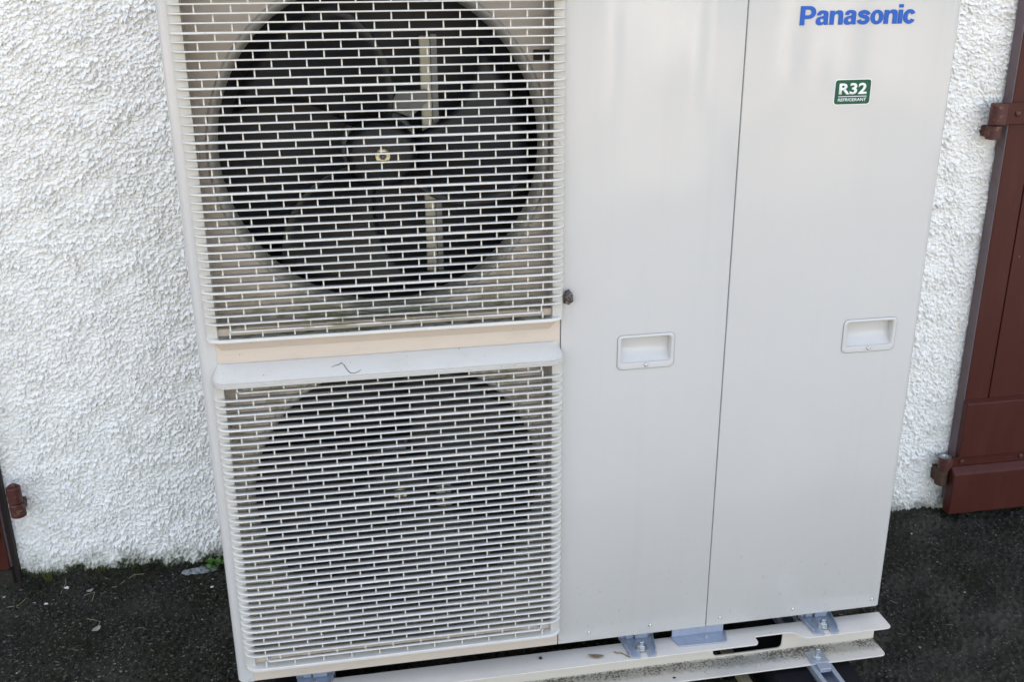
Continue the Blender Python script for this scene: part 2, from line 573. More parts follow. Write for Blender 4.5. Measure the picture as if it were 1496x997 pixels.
# right door : plank door with a ledge, a weatherboard and strap hinges
DF = 0.600
def plank(name, x0, x1, y0, y1, z0, z1, parent, mat='door_paint', bev=0.003):
    return MB().box(x0, x1, y0, y1, z0, z1).build(name, mat, parent, bevel=bev)
door = MB().box(1.846, 2.84, DF + 0.012, YW - 0.006, -0.150, 2.05).build('door', 'door_edge', house, bevel=0.002, label='red-brown plank door with weatherboard and strap hinges, right of the heat pump')
for x0, x1 in ((1.8415, 1.9085), (1.9115, 2.10), (2.103, 2.30), (2.303, 2.50), (2.503, 2.70), (2.703, 2.842)):
    plank('plank', x0, x1, DF, DF + 0.0135, -0.149, 2.049, door, bev=0.0022)
MB().box(1.8385, 1.8412, DF + 0.001, YW - 0.008, -0.148, 2.048).build('edge_strip', 'door_edge', door)
led = MB().prism([(DF - 0.001, 0.160), (DF - 0.019, 0.153), (DF - 0.019, -0.004), (DF - 0.001, -0.004)], 1.837, 2.846, 0)
led.build('ledge', 'door_paint', door, bevel=0.002)
wb = MB().prism([(DF - 0.001, -0.030), (DF - 0.014, -0.032), (DF - 0.033, -0.046), (DF - 0.033, -0.168), (DF - 0.001, -0.168)], 1.822, 2.855, 0)
wb.build('weatherboard', 'door_paint', door, bevel=0.004)
def strap(z0, z1, x0, yf):
    s_ = MB().box(x0, 2.55, yf, yf + 0.006, z0, z1).build('hinge_strap', 'door_paint', door, bevel=0.0015)
    for xx in (1.853, 2.03, 2.25, 2.45):
        MB().lathe([(0.0075, 0.001), (0.0072, -0.002), (0.005, -0.0042), (0.001, -0.005)], (xx, yf, (z0 + z1) / 2), 'Y', 12).build('rivet', 'hinge_iron', door, smooth=True)
strap(0.879, 0.930, 1.812, DF - 0.009)
strap(-0.0325, -0.006, 1.815, DF - 0.009)
def eye(zc, h, x, y, r_, mat='hinge_iron'):
    k = MB()
    k.lathe([(r_ * 0.94, -h / 2), (r_, -h / 2 + 0.002), (r_, h / 2 - 0.002), (r_ * 0.94, h / 2)], (x, y, zc), 'Z', 20)
    return k
# rolled eye of the upper strap, pintle below it and its plate in the wall
k = eye(0.9045, 0.050, 1.803, DF - 0.002, 0.0165)
k.box(1.803, 1.820, DF - 0.0175, DF - 0.0095, 0.8795, 0.9295)
k.build('hinge_eye', 'hinge_iron', door, bevel=0.001)
k = eye(0.861, 0.033, 1.803, DF + 0.001, 0.0175)
k.box(1.793, 1.812, DF + 0.004, YW + 0.01, 0.848, 0.874)
k.build('pintle', 'hinge_iron', house, bevel=0.002)
k = eye(-0.024, 0.036, 1.808, DF - 0.003, 0.0155)
k.box(1.808, 1.822, DF - 0.018, DF - 0.0095, -0.032, -0.007)
k.build('hinge_eye', 'hinge_iron', door, bevel=0.001)
MB().lathe([(0.0135, 0), (0.0155, 0.001), (0.0155, 0.003), (0.011, 0.003), (0.011, 0.0005)], (1.808, DF - 0.003, -0.006), 'Z', 20).build('hinge_ring', 'zinc_bolt', door)
k = eye(-0.066, 0.046, 1.807, DF + 0.001, 0.0155)
k.box(1.799, 1.816, DF + 0.006, YW + 0.01, -0.086, -0.046)
k.build('pintle', 'rust', house, bevel=0.003)
# left door, only its hinge side shows
ld = MB().box(-1.55, -0.566, DF + 0.012, YW - 0.006, -0.070, 2.05).build('door', 'door_edge', house, bevel=0.002, label='red-brown plank door edge at the left with a barrel hinge')
for x0, x1 in ((-0.71, -0.568), (-0.86, -0.713), (-1.01, -0.863), (-1.16, -1.013), (-1.31, -1.163), (-1.55, -1.313)):
    plank('plank', x0, x1, DF, DF + 0.0135, -0.069, 2.049, ld, bev=0.0025)
plank('ledge', -1.552, -0.572, DF - 0.020, DF - 0.001, 0.02, 0.17, ld)
k = eye(0.128, 0.040, -0.523, DF - 0.006, 0.0155)
k.build('hinge_eye', 'hinge_iron', ld, bevel=0.0015)
MB().lathe([(0.009, 0), (0.009, 0.004), (0.006, 0.006)], (-0.523, DF - 0.006, 0.148), 'Z', 16).build('hinge_pin', 'hinge_iron', ld)
k = eye(0.089, 0.034, -0.522, DF - 0.004, 0.0165)
k.box(-0.530, -0.514, DF + 0.006, YW + 0.01, 0.077, 0.100)
k.build('pintle', 'hinge_iron', house, bevel=0.002)
MB().box(-0.5658, -0.5555, DF + 0.020, YW - 0.004, -0.13, 2.05).build('door_gap_strip', 'door_gap_shade', house)  # dark strip painted in for the shaded gap and door side
MB().box(-1.56, -0.5662, DF + 0.006, YW - 0.004, -0.16, -0.073).build('threshold', 'yard_tarmac', house)

# ------------------------------------------------------------------ heat pump
hp = empty('heat_pump', (0.64, 0.16, 0.0), label='ivory twin-fan outdoor heat pump unit with blue logo and slatted grilles', category='heat pump')
HT, DEP = 1.41, 0.32
GX0, GX1 = 0.018, 0.608
# casing: left post with rounded corner, sides, back, top, floor
c = MB()
prof = [(0.0, DEP)] + [(0.016 - 0.016 * math.cos(a), 0.016 - 0.016 * math.sin(a)) for a in [math.radians(k * 15) for k in range(7)]] + [(0.030, 0.0), (0.030, 0.018), (0.0275, 0.018), (0.0275, 0.0025), (0.016, 0.0025), (0.0025, 0.016), (0.0025, DEP)]
rings = [[(x, y, z) for x, y in prof] for z in (0.0, HT)]
c.loft(rings)
c.build('corner_post', 'casing_paint', hp, smooth=False, bevel=0)
MB().box(0.0030, 1.2795, 0.020, DEP - 0.002, 0.004, 0.010).build('base_pan', 'inner_dark', hp)
MB().box(1.2775, 1.2825, 0.0305, DEP, 0.001, HT - 0.002).build('side_panel', 'casing_paint', hp)
MB().box(0.003, 1.277, DEP - 0.003, DEP, 0.011, HT - 0.003).build('back_panel', 'casing_paint', hp)
MB().box(-0.004, 1.287, -0.006, DEP + 0.004, HT + 0.001, HT + 0.022).build('top_cover', 'casing_paint', hp, bevel=0.008, seg=3)
MB().box(0.606, 0.612, 0.0175, DEP - 0.004, 0.011, HT - 0.002).build('divider', 'inner_dark', hp)
# front frame of the fan side: bottom band, band between grilles, top band
def bandm(z0, z1):
    k = MB()
    k.loft([[(x, 0.018, z0), (x, 0.0015, z0), (x, 0.0, z0 + 0.0015), (x, 0.0, z1 - 0.0015), (x, 0.0015, z1), (x, 0.018, z1)] for x in (0.0302, 0.6030)])
    return k
bandm(0.0, 0.052).build('bottom_band', 'weathered_paint', hp)
bandm(0.600, 0.690).build('middle_band', 'weathered_paint', hp)
bandm(1.215, HT - 0.001).build('top_band', 'casing_paint', hp)

# shroud plate with the two fan openings
FCX, FZ = 0.3195, (0.9605, 0.332)
FR = 0.2745
bm = bmesh.new()
def plate_with_hole(k, x0, x1, z0, z1, cx, cz, r_, y, n=64):
    ring, outer = [], []
    for i in range(n):
        a = 2 * math.pi * i / n
        ring.append((cx + r_ * math.cos(a), y, cz + r_ * math.sin(a)))
        u, v_ = math.cos(a), math.sin(a)
        t = min([((x1 - cx) / u) if u > 1e-6 else ((x0 - cx) / u) if u < -1e-6 else 9, ((z1 - cz) / v_) if v_ > 1e-6 else ((z0 - cz) / v_) if v_ < -1e-6 else 9])
        outer.append((cx + t * u, y, cz + t * v_))
    k.add(ring + outer, [(i, (i + 1) % n, n + (i + 1) % n, n + i) for i in range(n)])
    for qx, qz in ((x0, z0), (x0, z1), (x1, z0), (x1, z1)):
        # corner fill triangles
        best = sorted(range(n), key=lambda i: (outer[i][0] - qx) ** 2 + (outer[i][2] - qz) ** 2)
        a_ = next((i for i in best if abs(outer[i][0] - qx) < 1e-6), None)
        b_ = next((i for i in best if abs(outer[i][2] - qz) < 1e-6), None)
        if a_ is not None and b_ is not None and a_ != b_:
            k.add([outer[a_], outer[b_], (qx, y, qz)], [(0, 1, 2)])
    return k
YS = 0.048
for nm, z0, z1, zc in (('upper', 0.641, HT - 0.004, FZ[0]), ('lower', 0.011, 0.640, FZ[1])):
    plate_with_hole(MB(), 0.004, 0.6055, z0, z1, FCX, zc, FR, YS).build('shroud_plate', 'shroud_paint', hp)
    k = MB()
    k.lathe([(FR + 0.001, YS - 0.0005), (FR - 0.002, YS - 0.004), (FR - 0.006, YS - 0.004), (FR - 0.010, YS + 0.002), (FR - 0.0135, YS + 0.010), (FR - 0.015, YS + 0.020), (FR - 0.0150, YS + 0.030)], (FCX, 0, zc), 'Y', 96, caps=False)
    k.build('bell_mouth', 'bell_mouth_plastic', hp, smooth=True)
    # fan
    fan = MB().lathe([(0.001, 0.088), (0.045, 0.089), (0.058, 0.098), (0.060, 0.14), (0.055, 0.15)], (FCX + 0.0005, 0, zc - 0.0145), 'Y', 32, caps=False).build('fan', 'fan_plastic', hp, smooth=True)
    rot0 = -0.815 if nm == 'upper' else 0.1
    for b in range(3):
        a0 = rot0 + b * 2 * math.pi / 3
        nr, na = 9, 13
        vv, ff = [], []
        for i in range(nr):
            t = i / (nr - 1)
            rr = 0.056 + (0.250 - 0.056) * t
            for j in range(na):
                s_ = j / (na - 1)
                lead = a0 + 0.55 * t ** 1.5
                span = 1.15 - 0.10 * t
                a = lead + span * s_
                yv = 0.082 + 0.075 * s_ + 0.012 * math.sin(math.pi * s_)
                vv.append((FCX + 0.0005 + rr * math.cos(a), yv, zc - 0.0145 + rr * math.sin(a)))
        for i in range(nr - 1):
            for j in range(na - 1):
                q = i * na + j
                ff.append((q, q + 1, q + na + 1, q + na))
        bl = MB().add(vv, ff).build('fan_blade', 'fan_plastic', fan, smooth=True)
        sm = bl.modifiers.new('thick', 'SOLIDIFY')
        sm.thickness = 0.003
    # shaft end with washer
    MB().lathe([(0.0095, 0.080), (0.0120, 0.079), (0.0120, 0.087), (0.0095, 0.089)], (FCX + 0.0005, 0, zc - 0.0145), 'Y', 24).build('shaft_washer', 'brass', fan)
    MB().lathe([(0.006, 0.0785), (0.0065, 0.0775), (0.002, 0.0735), (0.001, 0.0735)], (FCX + 0.0005, 0, zc - 0.0145), 'Y', 6).build('shaft_nut', 'motor_metal', fan)
    # motor stays behind the fan and the motor
    MB().box(0.394, 0.413, 0.166, 0.170, zc - 0.24, zc + 0.170).build('motor_stay', 'stay_metal', hp, bevel=0.002)
    MB().box(0.414, 0.424, 0.168, 0.186, zc - 0.24, zc + 0.172).build('motor_stay', 'motor_metal', hp)
    MB().lathe([(0.02, 0.152), (0.062, 0.154), (0.066, 0.162), (0.066, 0.215), (0.05, 0.22)], (FCX + 0.0005, 0, zc - 0.0145), 'Y', 32).build('motor', 'motor_metal', hp, smooth=True)
    MB().prism([(0.335, zc + 0.052), (0.355, zc + 0.082), (0.405, zc + 0.082), (0.405, zc + 0.062), (0.375, zc + 0.036)], 0.160, 0.163, 1).build('motor_bracket', 'motor_metal', hp, bevel=0.001)
MB().box(0.012, 0.600, 0.268, 0.300, 0.014, HT - 0.01).build('coil', 'coil_fins', hp)

MB().box(0.566, 0.592, YS - 0.005, YS - 0.0006, 1.096, 1.112).build('clip', 'inner_dark', hp, bevel=0.001)  # dark block painting the shade of a slot in the shroud
# --- grilles
RX, RY = 0.026, 0.022
def curve(x0, x1, n=8, rx=RX, ry=RY):
    pts = []
    for k in range(n + 1):
        a = math.radians(90 * k / n)
        pts.append((x0 + rx - rx * math.cos(a), -ry * math.sin(a), (-math.cos(a), -math.sin(a))))
    nstr = 8
    for k in range(1, nstr):
        pts.append((x0 + rx + (x1 - x0 - 2 * rx) * k / nstr, -ry, (0, -1)))
    for k in range(n + 1):
        a = math.radians(90 * (1 - k / n))
        pts.append((x1 - rx + rx * math.cos(a), -ry * math.sin(a), (math.cos(a), -math.sin(a))))
    return pts
def sweep(prof, x0=GX0, x1=GX1, rx=RX, ry=RY, n=8):
    # prof: list of (depth behind the front line, z)
    rings = []
    for x, y, (nx__, ny__) in curve(x0, x1, n, rx, ry):
        rings.append([(x - nx__ * d_, y - ny__ * d_, z) for d_, z in prof])
    return MB().loft(rings)
def slat_prof(t, dep=0.0138):
    # blade with a rounded nose, slightly thinner at the back
    return [(0.0006, -t * 0.95), (0.0, -t * 0.5), (0.0008, -t * 0.08), (0.003, 0.0), (dep, -0.0003), (dep, -t * 0.62), (0.003, -t)]
SLAT = sweep(slat_prof(0.0024)).mesh('slat', 'grille_plastic', True)
SLAT_T = sweep(slat_prof(0.0035)).mesh('slat_thick', 'grille_plastic', True)
SLAT_S = sweep(slat_prof(0.0024, 0.009), 0.0570, 0.5690, 0.006, 0.0215, 4).mesh('slat_short', 'grille_plastic', True)
ROW_A, ROW_B, PX = 0.0565, 0.0822, 0.05135
def grille(z_first, pitch, i0, i1, short, thick_mod, zsill, ztop, upper):
    fr = MB()
    yf_, yb_ = -0.0085, 0.0195
    fr.loft([[(xo, yf_, zo), (xi, yf_, zi), (xi, yb_, zi), (xo, yb_, zo)] for xo, xi, zo, zi in ((0.0205, 0.0365, ztop, ztop), (0.0205, 0.0365, zsill - 0.0022, zsill - 0.0012), (0.6050, 0.5880, zsill - 0.0022, zsill - 0.0012), (0.6050, 0.5880, ztop, ztop))])
    lab = 'upper fan grille of ivory slats above the middle band' if upper else 'lower fan grille under the sloping ledge'
    gr = fr.build('fan_grille', 'hood_plastic', hp, label=lab)
    zs = {}
    for i in range(i0, i1 + 1):
        zs[i] = z_first - pitch * i
        me = SLAT_S if i in short else SLAT_T if i % 6 == thick_mod else SLAT
        o = link('slat', me, gr)
        o.location = (random.uniform(-.0003, .0003), 0, zs[i] + 0.0015 + random.uniform(-.00015, .00015))
    st = MB()
    for i in range(i0 - 1, i1 + 1):
        za = zs.get(i, z_first - pitch * i)
        zb = zs.get(i + 1, z_first - pitch * (i + 1))
        xs = [ROW_A + PX * k for k in range(11)] if i % 2 == 0 else [ROW_B + PX * k for k in range(10)]
        if (i in short or i + 1 in short) and i % 2:
            xs = [ROW_A + 0.0022] + xs + [ROW_A + PX * 10 - 0.0022]
        for x in xs:
            x += random.uniform(-.0003, .0003)
            st.loft([[(x - h, -0.0152, z), (x + h, -0.0152, z), (x + h * 0.7, -0.0098, z), (x - h * 0.7, -0.0098, z)] for z, h in ((zb - 0.0002, 0.00125), (za - 0.0012, 0.00095))])
    st.build('stub_bars', 'grille_plastic', gr, kind='stuff')
    return gr
ZU, PU = 1.1888, 0.01312
ZL, PL = 0.5838, 0.01325
gu = grille(ZU, PU, -2, 38, {38, -2}, 3, ZU - PU * 39, ZU + PU * 3, True)
gl = grille(ZL, PL, 0, 40, {0, 40}, 5, ZL - PL * 41, ZL + PL * 1.2, False)
# upper sill: white ledge, then the sloping strip below it
zs_ = ZU - PU * 39
def ledge(zs_, nm, par, drop):
    k = sweep([(0.0, zs_ - 0.0042), (0.0, zs_ - 0.0008), (0.001, zs_), (0.0205, zs_ + 0.0005), (0.0205, zs_ - drop), (0.0195, zs_ - drop), (0.006, zs_ - 0.0052)], GX0 + 0.001, GX1 - 0.003)
    k.build(nm, 'weathered_paint' if drop > 0.012 else 'grille_plastic', par, smooth=False)
    MB().box(GX0 + 0.021, GX1 - 0.023, -0.0185, YS - 0.001, zs_ - 0.003, zs_ + 0.0012).build(nm, 'dirty_shelf', par)
ledge(zs_, 'sill', gu, 0.0225)
sweep([(-0.0009, zs_ - 0.0038), (-0.0009, zs_ - 0.0006), (0.0004, zs_ + 0.0007), (0.0070, zs_ + 0.0010), (0.0070, zs_ - 0.0030)], GX0 + 0.0005, GX1 - 0.0025).build('sill_lip', 'grille_plastic', gu)
zs2 = ZL - PL * 41
k = sweep([(0.0, zs2 - 0.0052), (0.0, zs2 - 0.001), (0.001, zs2), (0.0205, zs2 + 0.0005), (0.0205, zs2 - 0.009), (0.012, zs2 - 0.0085)], GX0 + 0.001, GX1 - 0.001)
k.build('sill', 'grille_plastic', gl)
MB().box(GX0 + 0.019, GX1 - 0.021, -0.0205, YS - 0.001, zs2 - 0.003, zs2 - 0.0004).build('sill', 'grille_plastic', gl)
# sloping hood over the lower grille
zc_ = ZL + PL
rings = []
N = 10
hoodp = [(0.0, 0.6305), (0.10, 0.6300), (0.88, 0.6085), (0.955, 0.6062), (0.93, 0.6040), (1.0, 0.6035), (1.0, 0.6005), (0.97, 0.5995), (1.0, 0.5985), (1.0, zc_ + 0.0005), (0.97, zc_ - 0.001), (0.0, zc_ - 0.001)]
for side in (0, 1):
    seq = range(N + 1) if side == 0 else range(N, -1, -1)
    for kk in seq:
        a = math.radians(90 * kk / N)
        f_ = math.sin(a)
        ring = []
        for d_, z in hoodp:
            rx = 0.018 + 0.010 * (z > 0.615)
            ins = 0.012 * max(0, (z - 0.606) / 0.025) ** 1.5
            off = ins + rx * (1 - math.cos(a)) if False else ins + 0.024 * (1 - math.cos(a))
            x = GX0 + 0.001 + off if side == 0 else GX1 - 0.000 - off
            ring.append((x, -0.0305 * d_ * max(f_, 0.02) - 0.0003, z))
        rings.append(ring)
MB().loft(rings).build('hood', 'hood_plastic', gl)
k = sweep([(0.0, ZU + PU * 3 + 0.03), (0.0, ZU + PU * 3), (0.02, ZU + PU * 3), (0.02, ZU + PU * 3 + 0.05)], GX0, GX1)
k.build('hood', 'weathered_paint', gu)

# --- service panels with a hole for the handle
def panel(x0, x1, hx0, hx1, hz0, hz1, right_round, parent, label):
    r_ = 0.0018
    cols = [(x0, 0.018), (x0, r_), (x0 + r_ * 0.3, r_ * 0.3), (x0 + r_, 0.0)]
    cols += [(x, 0.0) for x in (hx0, hx1)]
    rr = right_round
    for k in range(7 if rr > 0.004 else 3):
        a = math.radians(90 * k / (6 if rr > 0.004 else 2))
        cols.append((x1 - rr + rr * math.sin(a), rr - rr * math.cos(a)))
    cols.append((x1, 0.030 if rr > 0.004 else 0.018))
    rows = [(0.0, 0.018), (0.0, 0.0022), (0.0007, 0.0007), (0.0022, 0.0), (hz0, 0.0), (hz1, 0.0), (HT - 0.001, 0.0)]
    vv = [(x, max(yc, yr), z) for z, yr in rows for x, yc in cols]
    nc = len(cols)
    hi_ = [i for i, q in enumerate(cols) if q[0] == hx0][0]
    ff = []
    for j in range(len(rows) - 1):
        for i in range(nc - 1):
            if rows[j][0] == hz0 and i == hi_:
                continue
            q = j * nc + i
            ff.append((q, q + 1, q + nc + 1, q + nc))
    o = MB().add(vv, ff).build('front_panel', 'casing_paint', parent, label=label)
    me = o.data
    me.polygons.foreach_set('use_smooth', [True] * len(me.polygons))
    es = o.modifiers.new('edge', 'EDGE_SPLIT')
    es.split_angle = math.radians(50)
    return o
HZ0, HZ1, HW = 0.5669, 0.6308, 0.1038
def handle(x0, par):
    x1 = x0 + HW
    def ring(dx0, dx1, dz0, dz1, r_, y, n=6):
        return [(u, y, v_) for u, v_ in rrect(x0 + dx0, x1 - dx1, HZ0 + dz0, HZ1 - dz1, r_, n)]
    rings = [ring(0, 0, 0, 0, 0.0085, 0.001), ring(0, 0, 0, 0, 0.0085, -0.0012), ring(0.0012, 0.0012, 0.0012, 0.0012, 0.0078, -0.0024),
             ring(0.0040, 0.0040, 0.0050, 0.0040, 0.0065, -0.0026), ring(0.0062, 0.0058, 0.0115, 0.0050, 0.0055, -0.0018),
             ring(0.0074, 0.0068, 0.0122, 0.0062, 0.0048, 0.0005), ring(0.0078, 0.0074, 0.0135, 0.0068, 0.0045, 0.005)]
    rings.append(ring(0.0080, 0.0076, 0.0137, 0.0070, 0.0045, 0.0155))
    k = MB().loft(rings, True, False)
    # floor of the cup: near upright, curving out to meet the lower rim
    za, zb = HZ0 + 0.0120, HZ1 - 0.0060
    vv, ff = [], []
    NF = 14
    for j in range(NF + 1):
        t = j / NF
        yy_ = 0.0015 + 0.0125 * (1 - (1 - min(1, t / 0.62)) ** 2.2)
        vv += [(x0 + 0.0070, yy_, za + (zb - za) * t), (x1 - 0.0066, yy_, za + (zb - za) * t)]
        if j:
            q = 2 * j
            ff.append((q - 2, q - 1, q + 1, q))
    k.add(vv, ff)
    h = k.build('handle', 'casing_paint', par)
    h.data.polygons.foreach_set('use_smooth', [True] * len(h.data.polygons))
    e_ = h.modifiers.new('edge', 'EDGE_SPLIT'); e_.split_angle = math.radians(40)
    gk = MB()
    go = [(u, v_) for u, v_ in rrect(x0 - 0.0009, x1 + 0.0009, HZ0 - 0.0009, HZ1 + 0.0009, 0.0094, 6)]
    gi = [(u, v_) for u, v_ in rrect(x0 + 0.0035, x1 - 0.0035, HZ0 + 0.0035, HZ1 - 0.0035, 0.0060, 6)]
    gk.loft([[(u, -0.0004, v_) for u, v_ in go], [(u, -0.0004, v_) for u, v_ in gi]], True, False)
    gk.build('handle_gap_shade', 'gap_shade', par)  # flat dark ring, paints the shade in the gap round the rim
    screw(x0 + HW / 2 + 0.0005, 0.5742, par, -0.0026, 0.0038)
def screw(x, z, par, y=0.0, r_=0.0034):
    k = MB().lathe([(r_, 0.0), (r_, -0.0008), (r_ * 0.85, -0.0019), (r_ * 0.5, -0.0026), (r_ * 0.42, -0.0027), (r_ * 0.3, -0.0017), (0.0002, -0.0015)], (x, y, z), 'Y', 14)
    return k.build('screw', 'screw_metal', par, smooth=True)
GAP = 0.9062
p1 = panel(0.6050, GAP - 0.0009, 0.7097, 0.8075, 0.5700, 0.6278, 0.0018, hp, 'plain ivory front panel between the grilles and the logo panel')
p2 = panel(GAP + 0.0009, 1.2830, 1.1348, 1.2326, 0.5700, 0.6278, 0.014, hp, 'right ivory front panel carrying the blue logo and green sticker')
handle(0.7067, p1)
handle(1.1318, p2)
for x in (0.6657, 0.7897):
    screw(x, 0.0207, p1)
for x in (0.9344, 1.0890, 1.2614):
    screw(x, 0.0188, p2)
MB().box(0.607, 1.276, 0.0185, 0.0195, 0.012, HT - 0.002).build('inner_sheet', 'inner_dark', hp)

# logo and sticker

def arc(cx, cz, rx, rz, a0, a1, n=14):
    return [(cx + rx * math.cos(math.radians(a0 + (a1 - a0) * i / n)), cz + rz * math.sin(math.radians(a0 + (a1 - a0) * i / n))) for i in range(n + 1)]
def smooth(pts, n=5):
    out = []
    N = len(pts)
    for i in range(N - 1):
        p0, p1, p2_, p3 = (Vector(pts[max(0, min(N - 1, i + q))]) for q in (-1, 0, 1, 2))
        for k in range(n):
            t = k / n
            out.append(tuple(0.5 * (2 * p1 + (p2_ - p0) * t + (2 * p0 - 5 * p1 + 4 * p2_ - p3) * t * t + (3 * p1 - p0 - 3 * p2_ + p3) * t ** 3)))
    return out + [tuple(pts[-1])]
def stroke(pts, wd):
    pts = [Vector(q) for q in smooth(pts)]
    L_, R_ = [], []
    for i, q in enumerate(pts):
        t = (pts[min(i + 1, len(pts) - 1)] - pts[max(i - 1, 0)]).normalized()
        nrm = Vector((-t.y, t.x)) * wd / 2
        L_.append(tuple(q + nrm)); R_.append(tuple(q - nrm))
    return L_ + R_[::-1]
GLYPH = {
    'P': (0.79, [[(0, 0), (0.235, 0), (0.235, 0.33)] + arc(0.455, 0.665, 0.335, 0.335, -90, 90) + [(0, 1.0)], [(0.235, 0.52)] + arc(0.43, 0.665, 0.13, 0.145, -90, 90) + [(0.235, 0.81)]]),
    'o': (0.69, [arc(0.337, 0.37, 0.337, 0.39, 0, 345, 23), arc(0.337, 0.37, 0.115, 0.22, 0, 345, 23)]),
    'n': (0.71, [[(0, 0), (0.225, 0), (0.225, 0.40)] + smooth([(0.232, 0.48), (0.30, 0.565), (0.40, 0.555), (0.452, 0.46)]) + [(0.455, 0), (0.68, 0)] + smooth([(0.68, 0.48), (0.655, 0.64), (0.57, 0.74), (0.44, 0.76), (0.33, 0.73), (0.222, 0.645)]) + [(0.215, 0.74), (0, 0.74)]]),
    'i': (0.245, [[(0, 0), (0.225, 0), (0.225, 0.74), (0, 0.74)], [(0, 0.85), (0.225, 0.85), (0.225, 1.03), (0, 1.03)]]),
    'c': (0.64, [arc(0.325, 0.37, 0.325, 0.39, 28, 332, 28) + arc(0.325, 0.37, 0.105, 0.20, 328, 32, 24)]),
    's': (0.645, [stroke([(0.55, 0.50), (0.50, 0.595), (0.33, 0.655), (0.16, 0.61), (0.125, 0.525), (0.20, 0.45), (0.36, 0.395), (0.50, 0.32), (0.52, 0.215), (0.45, 0.125), (0.31, 0.085), (0.14, 0.125), (0.075, 0.235)], 0.20)]),
    'a': (0.675, [smooth([(0.035, 0.50), (0.07, 0.64), (0.17, 0.735), (0.33, 0.765), (0.52, 0.725), (0.60, 0.63), (0.61, 0.50), (0.61, 0.16), (0.62, 0.06), (0.65, 0.0)]) + [(0.43, 0.0)] + smooth([(0.405, 0.075), (0.31, 0.0), (0.19, -0.02), (0.07, 0.025), (0.005, 0.12), (0.0, 0.22), (0.045, 0.345), (0.14, 0.42), (0.28, 0.455), (0.37, 0.48), (0.39, 0.53), (0.365, 0.58), (0.31, 0.595), (0.265, 0.575), (0.245, 0.50)]), arc(0.305, 0.235, 0.095, 0.095, 0, 330, 11)]),
}
cu = bpy.data.curves.new('logo', 'CURVE')
cu.dimensions = '2D'
cu.fill_mode = 'FRONT'
pen = 0.0
outl = []
for ch in 'Panasonic':
    adv, polys = GLYPH[ch]
    for pl in polys:
        outl.append([(pen + u, v_) for u, v_ in pl])
    pen += adv + 0.022
LSX, LSZ = 0.2022 / (pen - 0.03), 0.0295
for pl in outl:
    sp = cu.splines.new('POLY')
    sp.points.add(len(pl) - 1)
    for q, (u, v_) in zip(sp.points, pl):
        q.co = (u, v_, 0, 1)
    sp.use_cyclic_u = True
tmp = bpy.data.objects.new('tmp', cu)
COL.objects.link(tmp)
bpy.context.view_layer.update()
me = bpy.data.meshes.new_from_object(tmp.evaluated_get(bpy.context.evaluated_depsgraph_get()))
bpy.data.objects.remove(tmp)
bm = bmesh.new()
bm.from_mesh(me)
bmesh.ops.remove_doubles(bm, verts=bm.verts, dist=1e-5)
zs0 = {}
for v_ in bm.verts:
    v_.co = Vector((0.9950 + v_.co.x * LSX, -0.0003, 1.1444 + v_.co.y * LSZ))
    zs0[v_.index] = 1
# keep one layer of the fill and give it thickness
fl = [f_ for f_ in bm.faces]
r_ = bmesh.ops.extrude_face_region(bm, geom=fl)
for v_ in r_['geom']:
    if isinstance(v_, bmesh.types.BMVert):
        v_.co.y -= 0.0012
bmesh.ops.recalc_face_normals(bm, faces=bm.faces)
bm.to_mesh(me)
bm.free()
me.materials.clear()
me.materials.append(M['logo_blue'])
link('logo', me, p2, label='blue Panasonic lettering')
stk = MB().prism(rrect(1.0672, 1.1330, 1.0155, 1.0575, 0.0055), -0.0004, 0.001, 1).build('sticker', 'label_white', p2, label='green R32 refrigerant sticker')
MB().prism(rrect(1.0684, 1.1318, 1.0167, 1.0563, 0.0046), -0.0009, -0.00045, 1).build('sticker_field', 'label_green', p2)
link('sticker_text', text_mesh('sticker_text', 'R32', 1.0752, 1.1250, 1.0325, 0.0185, -0.0010, 'label_white', 0.030, 0.0, 0.0003), p2)
MB().box(1.0745, 1.1257, -0.0012, -0.00095, 1.0288, 1.0298).build('sticker_line', 'label_white', p2)
link('sticker_text', text_mesh('sticker_text', 'REFRIGERANT', 1.0748, 1.1254, 1.0213, 0.0052, -0.0010, 'label_white', 0.012, 0.0, 0.0003), p2)

